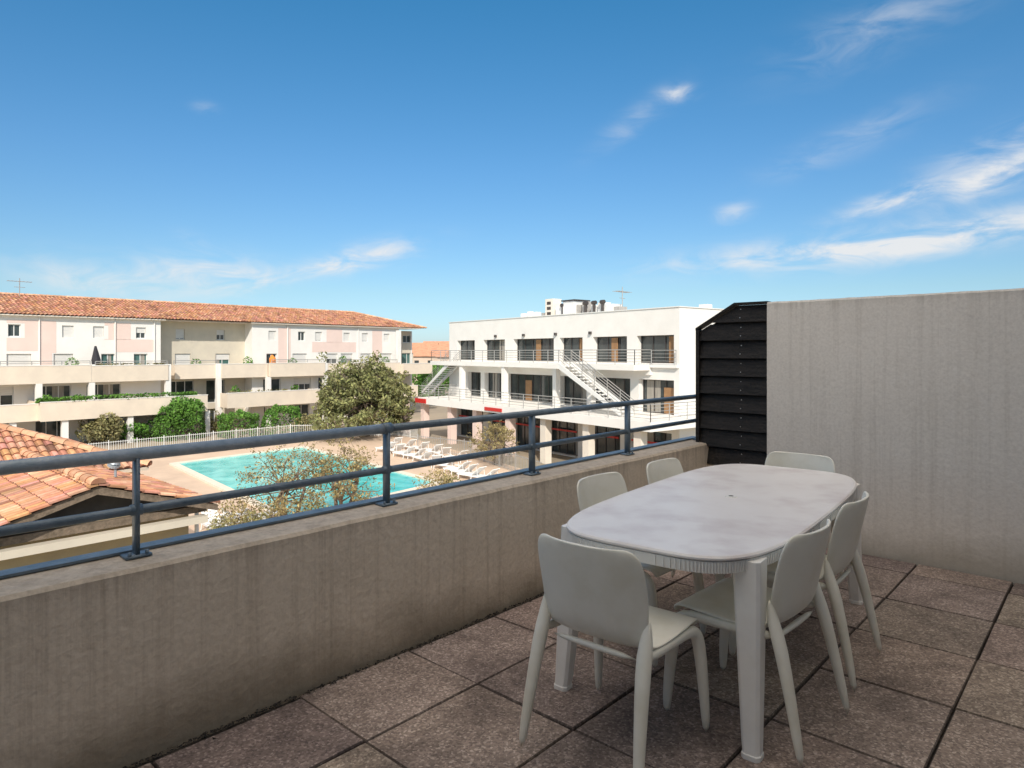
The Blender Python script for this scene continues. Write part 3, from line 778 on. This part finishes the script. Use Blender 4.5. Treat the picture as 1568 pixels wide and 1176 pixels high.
box(bw,fr,0,.3,-16,-.003,RTOP-.348,RTOP-.002); box(bw,fr,XE-.3,XE,-16,-.003,RTOP-.348,RTOP-.002); box(bw,fr,.3,XE-.3,-16,-15.7,RTOP-.348,RTOP-.002); box(bw,fr,.3,XE-.3,-.25,-.003,RTOP-.348,RTOP-.002)
box(bw,fr,-.004,0,-.52,0,GZ,RTOP-.003)
box(P('roof_coping','frame'),fr,-.06,XE+.06,-.3,.06,RTOP,RTOP+.06); box(P('roof_coping','frame'),fr,-.06,.3,-16.05,-.302,RTOP,RTOP+.06)
x0=X(972,1.6)
sb=P('balcony_slabs','white')
box(sb,fr,x0,XE+.6,.003,1.7,.32,.68)
box(sb,fr,x0,XE+.5,.003,.2,.02,.318)
rl=P('railings','rail2')
railing(rl,[fr.p(x0,.05,.68),fr.p(x0,1.62,.68),fr.p(XE+.55,1.62,.68),fr.p(XE+.55,.05,.68)],h=.95,bars=5,post=1.6,r=.028)
railing(rl,[fr.p(.1,.18,.7),fr.p(x0-.1,.18,.7)],h=.9,bars=4,post=1.2,r=.025)
box(P('balcony_slabs','white'),fr,.003,x0-.05,.003,.25,.5,.69)
for u in (708,773,852,906): 
    x=X(u,1.4); box(P('columns','white'),fr,x-.2,x+.2,1.2,1.6,-2.5,.318)
box(sb,fr,-1.2,X(640,4.0),.003,4.0,-3.05,-2.5)
box(sb,fr,XE+.05,X(640,4.0),-14,.0,-3.05,-2.5)
box(sb,fr,-1.2,-.006,-10,.0,-3.05,-2.5)
xt=X(640,4.0)
railing(rl,[fr.p(-1.15,-9,-2.5),fr.p(-1.15,3.92,-2.5),fr.p(xt-.08,3.92,-2.5),fr.p(xt-.08,-9,-2.5)],h=1.0,bars=5,post=1.6,r=.028)
for x in (.2,4.6,8.9,13,17.4,21.2,25.8,29.5):
    box(P('columns','pink' if x>12 else 'cream'),fr,x-.28,x+.28,3.0,3.56,GZ,-3.053)
def stair(xh,xl,y0,y1,zh,zl):
    n=16; st=P('stairs','frame')
    for i in range(n):
        xx=xh+(xl-xh)*i/n; z=zh-(zh-zl)*(i+1)/n; dx=(xl-xh)/n
        a,b_=sorted((xx,xx+dx*1.02)); box(st,fr,a,b_,y0+.05,y1-.05,z,z+.05)
    for y in (y0,y1):
        hexa(st,[fr.p(xh,y-.04,zh-.30),fr.p(xl,y-.04,zl),fr.p(xl,y+.04,zl),fr.p(xh,y+.04,zh-.30),
                 fr.p(xh,y-.04,zh+.12),fr.p(xl,y-.04,zl+.22),fr.p(xl,y+.04,zl+.22),fr.p(xh,y+.04,zh+.12)])
        for k in (.35,.55,.75,.95): tube(rl,[fr.p(xh,y,zh+k),fr.p(xl,y,zl+k)],.025,4,cap=False)
        for i in range(6):
            q=i/5; xx=xh+(xl-xh)*q; z=zh+(zl-zh)*q; tube(rl,[fr.p(xx,y,z),fr.p(xx,y,z+.97)],.025,4)
stair(X(862,2.5),X(958,2.5),1.75,2.9,.66,-2.48)
box(sb,fr,X(862,2.5),X(862,2.5)+1.6,1.705,2.95,.34,.66)
stair(X(708,.5)+.6,X(684,.5)+2.9,.4,1.5,.66,-2.48)
for u in (760,803,852,905):
    x=X(u); box(P('wall_lamps','dframe'),fr,x-.08,x+.08,.01,.2,2.75,2.95)
box(P('signs','red'),fr,X(652,4.05),X(636,4.05),4.02,4.08,-2.98,-2.6)
box(P('signs','red'),fr,X(768,4.05),X(742,4.05),4.02,4.08,-2.93,-2.68)
for a,b_ in w0: box(P('fascia','red'),fr,a+.2,b_-.2,-.1,-.03,-4.4,-4.28)
ru=P('roof_equipment','conc'); rw=P('roof_housings','frame'); rd=P('roof_ducts','dframe')
def RX(u): return X(u,-5)
def rz(u,v): 
    x=X(u,-5); p=fr.p(x,-5,0); return EYE+(540-v)/F*p.y
x=RX(846); box(P('chimney','cream'),fr,x-.5,x+.5,-5.6,-4.6,RTOP-.3,rz(846,458)); 
for k in range(3): box(rd,fr,x-.25,x+.25,-4.6,-4.57,rz(846,458)-.5-k*.45,rz(846,458)-.25-k*.45)
for u,w,h,m_ in ((803,.5,.75,rw),(812,.4,.9,rw),(822,.5,.8,rw),(834,.4,.65,ru),(862,.9,1.2,rw),(880,1.4,1.45,rw),(886,.9,1.1,ru),(899,.6,1.35,ru),(912,.5,1.0,rw),(925,.7,1.15,rw),(938,1.0,.95,rw),(948,.8,.7,ru),(1080,.6,.4,rw)):
    x=RX(u); box(m_,fr,x-w/2,x+w/2,-5-w*.6,-5+w*.5,RTOP-.3,RTOP+.1+h*.95)
x=RX(880); box(rd,fr,x-.85,x+.85,-6,-4.2,RTOP+1.5,RTOP+1.6)
for u in (905,918,931,870):
    x=RX(u); tube(rd,[fr.p(x,-4.4,RTOP-.3),fr.p(x,-4.4,RTOP+1.1)],.12,8)
    tube(rd,[fr.p(x-.2,-4.4,RTOP+1.2),fr.p(x+.2,-4.4,RTOP+1.2)],.16,8)
P.done()
antenna('tv_antenna',fr.p(RX(953),-5,RTOP-.3),2.6)

# ================================================================== COTTAGE BELOW
P=Parts('tiled_roof_cottage'); fr=FT
ZR,ZE,SC,HWD=-1.36,-2.18,4.51,2.55
wl=P('walls','yellow')
pts=[(SC-HWD+.45,GZ),(SC+HWD-.45,GZ),(SC+HWD-.45,ZE+.0),(SC,ZR-.17),(SC-HWD+.45,ZE+.0)]
for y in (-16.6,-21.5):
    wl.faces.new([wl.verts.new(fr.p(x,y,z)) for x,z in pts])
for x in (pts[0][0],pts[1][0]):
    wl.faces.new([wl.verts.new(fr.p(x,y,z)) for y,z in ((-16.6,GZ),(-21.5,GZ),(-21.5,ZE),(-16.6,ZE))])
sf=P('rafters','bark')
for sgn in (-1,1):
    for y in (-16.05,-16.5): 
        hexa(sf,[fr.p(SC,y-.04,ZR-.2),fr.p(SC+sgn*HWD,y-.04,ZE-.16),fr.p(SC+sgn*HWD,y+.04,ZE-.16),fr.p(SC,y+.04,ZR-.2),
                 fr.p(SC,y-.04,ZR-.04),fr.p(SC+sgn*HWD,y-.04,ZE-.02),fr.p(SC+sgn*HWD,y+.04,ZE-.02),fr.p(SC,y+.04,ZR-.04)])
    hexa(sf,[fr.p(SC,-21.5,ZR-.06),fr.p(SC+sgn*HWD,-21.5,ZE-.05),fr.p(SC+sgn*HWD,-16.0,ZE-.05),fr.p(SC,-16.0,ZR-.06),
             fr.p(SC,-21.5,ZR-.03),fr.p(SC+sgn*HWD,-21.5,ZE-.02),fr.p(SC+sgn*HWD,-16.0,ZE-.02),fr.p(SC,-16.0,ZR-.03)])
box(sf,fr,SC-HWD+.1,SC+HWD-.1,-16.55,-16.4,ZE-.22,ZE-.06)
box(P('beam','beige'),fr,SC-HWD,SC+HWD-.2,-16.35,-16.1,ZE-.42,ZE-.26)
gv=P('gable_infill','dark')
gv.faces.new([gv.verts.new(fr.p(x,-16.58,z)) for x,z in ((SC-HWD+.5,ZE-.02),(SC+HWD-.5,ZE-.02),(SC,ZR-.2))])
box(wl,fr,-6,6.3,-29,-21.52,GZ,-1.85)
box(wl,fr,-3,1.6,-17.5,-13.0,GZ,-3.6); box(P('annex_slab','beige'),fr,-3.2,1.75,-17.6,-12.8,-3.6,-3.42)
pipe=P('white_pipe','white'); 
for x,y,h in ((6.75,-15.4,-2.65),(7.0,-15.7,-2.8)): tube(pipe,[fr.p(x,y,GZ),fr.p(x,y,h-.15),fr.p(x+.02,y,h)],.09,10)
tube(P('downpipe','white'),[fr.p(SC+HWD-.3,-16.5,GZ),fr.p(SC+HWD-.3,-16.5,ZE-.2)],.05,8)
e=P.done()
ex3=FT.ex.to_3d(); ey3=FT.ey.to_3d(); s_=(ZR-ZE)/HWD
Ls=HWD*math.sqrt(1+s_*s_)
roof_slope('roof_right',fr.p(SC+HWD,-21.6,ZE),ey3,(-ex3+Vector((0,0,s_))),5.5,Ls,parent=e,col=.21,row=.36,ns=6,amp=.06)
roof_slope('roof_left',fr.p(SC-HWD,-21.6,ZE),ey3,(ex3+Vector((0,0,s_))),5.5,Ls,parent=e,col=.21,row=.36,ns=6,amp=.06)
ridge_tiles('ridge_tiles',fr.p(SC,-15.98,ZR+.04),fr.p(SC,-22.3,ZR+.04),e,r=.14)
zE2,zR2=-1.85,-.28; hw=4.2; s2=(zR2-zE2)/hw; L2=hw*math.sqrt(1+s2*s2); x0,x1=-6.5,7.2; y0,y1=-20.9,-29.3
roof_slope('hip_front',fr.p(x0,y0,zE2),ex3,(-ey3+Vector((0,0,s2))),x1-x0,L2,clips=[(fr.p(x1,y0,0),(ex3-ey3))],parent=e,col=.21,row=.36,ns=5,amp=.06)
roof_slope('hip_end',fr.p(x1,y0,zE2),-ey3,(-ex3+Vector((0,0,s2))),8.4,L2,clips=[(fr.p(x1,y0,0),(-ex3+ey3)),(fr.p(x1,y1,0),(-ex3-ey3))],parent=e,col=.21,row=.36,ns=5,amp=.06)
ridge_tiles('hip_ridge',fr.p(x1,y0,zE2+.05),fr.p(x1-hw,y0-hw,zR2+.05),e,r=.14)
ridge_tiles('main_ridge',fr.p(x0,y0-hw,zR2+.05),fr.p(x1-hw,y0-hw,zR2+.05),e,r=.14)
b=bmesh.new(); box(b,fr,x0,x1,y1,y0,zE2-.12,zE2-.02); finish(b,'eaves','beige',e)
# roof spotlight on a short pole
b=bmesh.new(); lp=fr.p(5.6,-18.5,ZR-(5.6-SC)*s_)
tube(b,[lp-Vector((0,0,.1)),lp+Vector((0,0,.42))],.03,8)
tube(b,[lp+Vector((-.03,0,.40)),lp+Vector((0,0,.48)),lp+Vector((.06,-.04,.60))],[.13,.10,.04],12)
tube(b,[lp+Vector((-.05,.02,.36)),lp+Vector((-.03,0,.40))],[.15,.13],12)
finish(b,'roof_lamp','metal2')

# ================================================================== VEGETATION
random.seed(21)
tree('tamarisk_tree',G(562,668),7.4,9.4,'olive',nblob=52,per=230,ls=.16,trunk=.28,low=.14,blob=.135)
def smalltree(u,v,topv,w,seed,mt='tan'):
    random.seed(seed); p=G(u,v); 
    zt=EYE-(topv-540)/F*p.y
    tree('tamarisk_tree',p,zt-GZ,w,mt,nblob=26,per=85,ls=.062,trunk=.11,low=.30,multi=3,blob=.15)
smalltree(445,800,668,4.5,3); smalltree(525,795,664,3.3,5)
smalltree(760,712,640,3.4,9,'tan')
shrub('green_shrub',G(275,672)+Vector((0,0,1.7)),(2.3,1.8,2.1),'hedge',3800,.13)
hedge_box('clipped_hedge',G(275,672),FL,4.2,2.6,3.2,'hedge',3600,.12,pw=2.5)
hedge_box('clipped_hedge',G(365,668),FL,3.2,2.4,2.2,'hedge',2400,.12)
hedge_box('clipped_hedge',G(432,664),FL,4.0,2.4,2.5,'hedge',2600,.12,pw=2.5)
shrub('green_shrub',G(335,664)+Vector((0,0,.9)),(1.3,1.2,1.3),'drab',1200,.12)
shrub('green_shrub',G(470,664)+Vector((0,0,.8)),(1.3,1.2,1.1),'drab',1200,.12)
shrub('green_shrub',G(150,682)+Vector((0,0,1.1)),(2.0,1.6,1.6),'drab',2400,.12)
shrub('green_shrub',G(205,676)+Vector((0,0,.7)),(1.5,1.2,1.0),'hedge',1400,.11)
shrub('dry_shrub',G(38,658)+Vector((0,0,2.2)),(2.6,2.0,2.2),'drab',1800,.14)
for i,(u,v,r) in enumerate(((660,762,.9),(690,752,.6),(355,815,.8),(385,822,.7),(430,812,.9),(480,806,.8),(560,788,.6),(345,835,.7))):
    shrub('dry_shrub',G(u,v)+Vector((0,0,r*.7)),(r*1.2,r*1.2,r),'drab' if i%2 else 'tan',700,.065)
for i,(u,y,w,h,rz_) in enumerate(((655,150,8,8.4,.3),(676,170,9,9.4,.2),(688,140,5,8.3,0),(640,260,14,11.2,.1),(668,300,12,12.5,.1),(700,300,22,10.6,0),(590,330,24,9,0),(1150,240,22,9,0),(1300,260,22,9,0))):
    P=Parts('distant_house'); x=(u-784)/F*y
    box(P('walls','distant'),W0,x-w/2,x+w/2,y,y+10,GZ,GZ+h-1.6)
    for k in range(int(w/3)):
        xx=x-w/2+1+k*3; box(P('windows','glass'),W0,xx,xx+1,y-.06,y-.01,GZ+h-3.8,GZ+h-2.5)
    t_=P('roof','tile'); cc=t_.loops.layers.float_color.new('tint')
    vs=[(x-w/2-.4,y-.5,GZ+h-1.6),(x+w/2+.4,y-.5,GZ+h-1.6),(x+w/2+.4,y+10.5,GZ+h-1.6),(x-w/2-.4,y+10.5,GZ+h-1.6),(x-w/2-.4,y+5,GZ+h+.4),(x+w/2+.4,y+5,GZ+h+.4)]
    V=[t_.verts.new(q) for q in vs]
    for f in ((0,1,5,4),(2,3,4,5),(0,4,3),(1,2,5)):
        ff=t_.faces.new([V[k] for k in f])
        for l in ff.loops: l[cc]=(1,1,1,1)
    P.done()
for i,(u,v,r) in enumerate(((668,600,2.3),(652,596,1.8),(680,592,2.0))):
    y=95+i*12; x=(u-784)/F*y
    shrub('green_shrub',Vector((x,y,GZ+3.0)),(r*1.3,r,2.9),'hedge',2000,.25)
b=bmesh.new(); cl=b.loops.layers.float_color.new('tint')
for _ in range(60):
    an=U(-.5,.45); d=U(260,420); leaves(b,cl,(math.sin(an)*d,math.cos(an)*d,GZ+U(2,4)),(U(4,9),U(4,9),U(2.5,4.5)),130,.9,shell=.4)
finish(b,'distant_trees','olive',recalc=False)

# ================================================================== SKY / LIGHT / CAMERA
EL=math.radians(33.5); ts=Vector((.05,-1,0)).normalized()*math.cos(EL)+Vector((0,0,math.sin(EL)))
sun=bpy.data.lights.new('sun','SUN'); sun.energy=4.1; sun.angle=math.radians(.5); sun.color=(1,.94,.85)
so=bpy.data.objects.new('sun',sun); scene.collection.objects.link(so); so.rotation_euler=ts.to_track_quat('Z','Y').to_euler(); so.location=(0,0,40)
w=bpy.data.worlds.new('World'); scene.world=w; w.use_nodes=True; t=w.node_tree; N=t.nodes; L=t.links
bg=N['Background']; bg.inputs[1].default_value=.15
sky=N.new('ShaderNodeTexSky'); sky.sky_type='NISHITA'; sky.sun_disc=False; sky.sun_elevation=EL; sky.sun_rotation=math.radians(177)
sky.air_density=1.0; sky.dust_density=.4; sky.ozone_density=2.5; sky.altitude=10
tc=N.new('ShaderNodeTexCoord'); sp=N.new('ShaderNodeSeparateXYZ'); L.new(tc.outputs['Generated'],sp.inputs[0])
def mth(op,a,b=None,clamp=False):
    n=N.new('ShaderNodeMath'); n.operation=op; n.use_clamp=clamp
    for i,x in enumerate((a,b)):
        if x is None: continue
        if isinstance(x,(int,float)): n.inputs[i].default_value=x
        else: L.new(x,n.inputs[i])
    return n.outputs[0]
az=mth('ARCTAN2',sp.outputs[0],sp.outputs[1]); el=mth('ARCSINE',sp.outputs[2])
cv=N.new('ShaderNodeCombineXYZ'); L.new(az,cv.inputs[0]); L.new(el,cv.inputs[1])
cr=N.new('ShaderNodeValToRGB'); e=cr.color_ramp.elements
e[0].position=0; e[0].color=(.25,.325,.46,1); e[1].position=1; e[1].color=(.125,.37,.45,1)
for ps,c in ((.145,(.27,.335,.375)),(.44,(.22,.36,.43)),(.82,(.14,.385,.465))):
    x=e.new(ps); x.color=(*c,1)
L.new(mth('DIVIDE',el,.6,True),cr.inputs[0])
m0=N.new('ShaderNodeMix'); m0.data_type='RGBA'; m0.blend_type='MULTIPLY'; m0.inputs[0].default_value=1
L.new(sky.outputs[0],m0.inputs[6]); L.new(cr.outputs[0],m0.inputs[7])
sc2=N.new('ShaderNodeVectorMath'); sc2.operation='SCALE'; sc2.inputs['Scale'].default_value=2.0; L.new(m0.outputs[2],sc2.inputs[0])
clouds=[(560,392,78,16,14,1.0),(505,410,60,9,5,.6),(310,418,95,26,0,.85),(150,430,110,26,-8,.75),(400,430,80,14,12,.5),(305,385,30,14,-40,.4),
        (1520,272,90,20,18,1.15),(1370,305,80,14,14,.8),(1450,360,230,24,6,1.0),(1260,385,170,22,2,.55),(1090,400,120,18,6,.42),(1360,30,150,36,14,.28),(1540,225,110,26,14,.5),
        (1036,142,22,10,0,.75),(1122,327,24,12,10,.65),(970,185,60,16,32,.28),(1300,215,120,22,18,.22),(315,165,18,8,0,.2)]
acc=None
for (u,v,wx,wy,ro,am) in clouds:
    a=(u-784)/F; A=math.atan(a); E=math.atan((540-v)/F/math.sqrt(1+a*a))
    mp=N.new('ShaderNodeMapping'); mp.vector_type='TEXTURE'; mp.inputs['Location'].default_value=(A,E,0); mp.inputs['Rotation'].default_value=(0,0,math.radians(ro)); 
    sc=1/(1+a*a)
    mp.inputs['Scale'].default_value=(wx/F*sc,wy/F*math.sqrt(sc),1)
    L.new(cv.outputs[0],mp.inputs[0]); vl=N.new('ShaderNodeVectorMath'); vl.operation='LENGTH'; L.new(mp.outputs[0],vl.inputs[0])
    g=mth('MULTIPLY',mth('EXPONENT',mth('MULTIPLY',mth('POWER',vl.outputs['Value'],2),-1)),am)
    acc=g if acc is None else mth('ADD',acc,g)
m1=N.new('ShaderNodeMapping'); m1.inputs['Rotation'].default_value=(0,0,math.radians(-14)); m1.inputs['Scale'].default_value=(7,20,1); L.new(cv.outputs[0],m1.inputs[0])
n1=N.new('ShaderNodeTexNoise'); n1.inputs['Scale'].default_value=1.6; n1.inputs['Detail'].default_value=9; n1.inputs['Roughness'].default_value=.58; n1.inputs['Distortion'].default_value=.7
L.new(m1.outputs[0],n1.inputs[0])
mr=N.new('ShaderNodeMapRange'); mr.interpolation_type='SMOOTHSTEP'; mr.inputs[1].default_value=.30; mr.inputs[2].default_value=.74; L.new(n1.outputs[0],mr.inputs[0])
fac=mth('MULTIPLY',mth('MULTIPLY',acc,1.35),mr.outputs[0],True)
mx=N.new('ShaderNodeMix'); mx.data_type='RGBA'; L.new(mth('MULTIPLY',fac,.9),mx.inputs[0]); L.new(sc2.outputs[0],mx.inputs[6]); mx.inputs[7].default_value=(5.7,5.7,5.7,1)
# unseen warm white cloud added overhead and sunward to fill the shaded terrace
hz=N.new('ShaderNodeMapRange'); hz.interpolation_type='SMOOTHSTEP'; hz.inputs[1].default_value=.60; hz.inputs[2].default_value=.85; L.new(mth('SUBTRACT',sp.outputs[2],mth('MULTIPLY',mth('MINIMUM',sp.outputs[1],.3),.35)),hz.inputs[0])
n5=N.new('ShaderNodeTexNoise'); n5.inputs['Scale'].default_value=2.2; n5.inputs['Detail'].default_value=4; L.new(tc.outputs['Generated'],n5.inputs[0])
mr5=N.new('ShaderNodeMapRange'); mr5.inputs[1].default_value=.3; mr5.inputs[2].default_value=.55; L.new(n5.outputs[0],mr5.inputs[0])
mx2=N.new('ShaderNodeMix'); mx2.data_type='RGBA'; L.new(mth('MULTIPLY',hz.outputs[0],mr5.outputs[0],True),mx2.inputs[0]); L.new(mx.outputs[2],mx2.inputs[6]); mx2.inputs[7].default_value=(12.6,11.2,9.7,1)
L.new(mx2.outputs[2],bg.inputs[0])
cam=bpy.data.cameras.new('cam'); cam.sensor_width=36; cam.lens=36*F/1568; cam.shift_y=-(588-540)/1568; cam.clip_end=9000; cam.clip_start=.05
co=bpy.data.objects.new('camera',cam); co.location=(0,0,EYE); co.rotation_euler=(math.radians(90),0,0); scene.collection.objects.link(co); scene.camera=co
scene.view_settings.view_transform='Standard'; scene.view_settings.look='None'; scene.view_settings.exposure=0
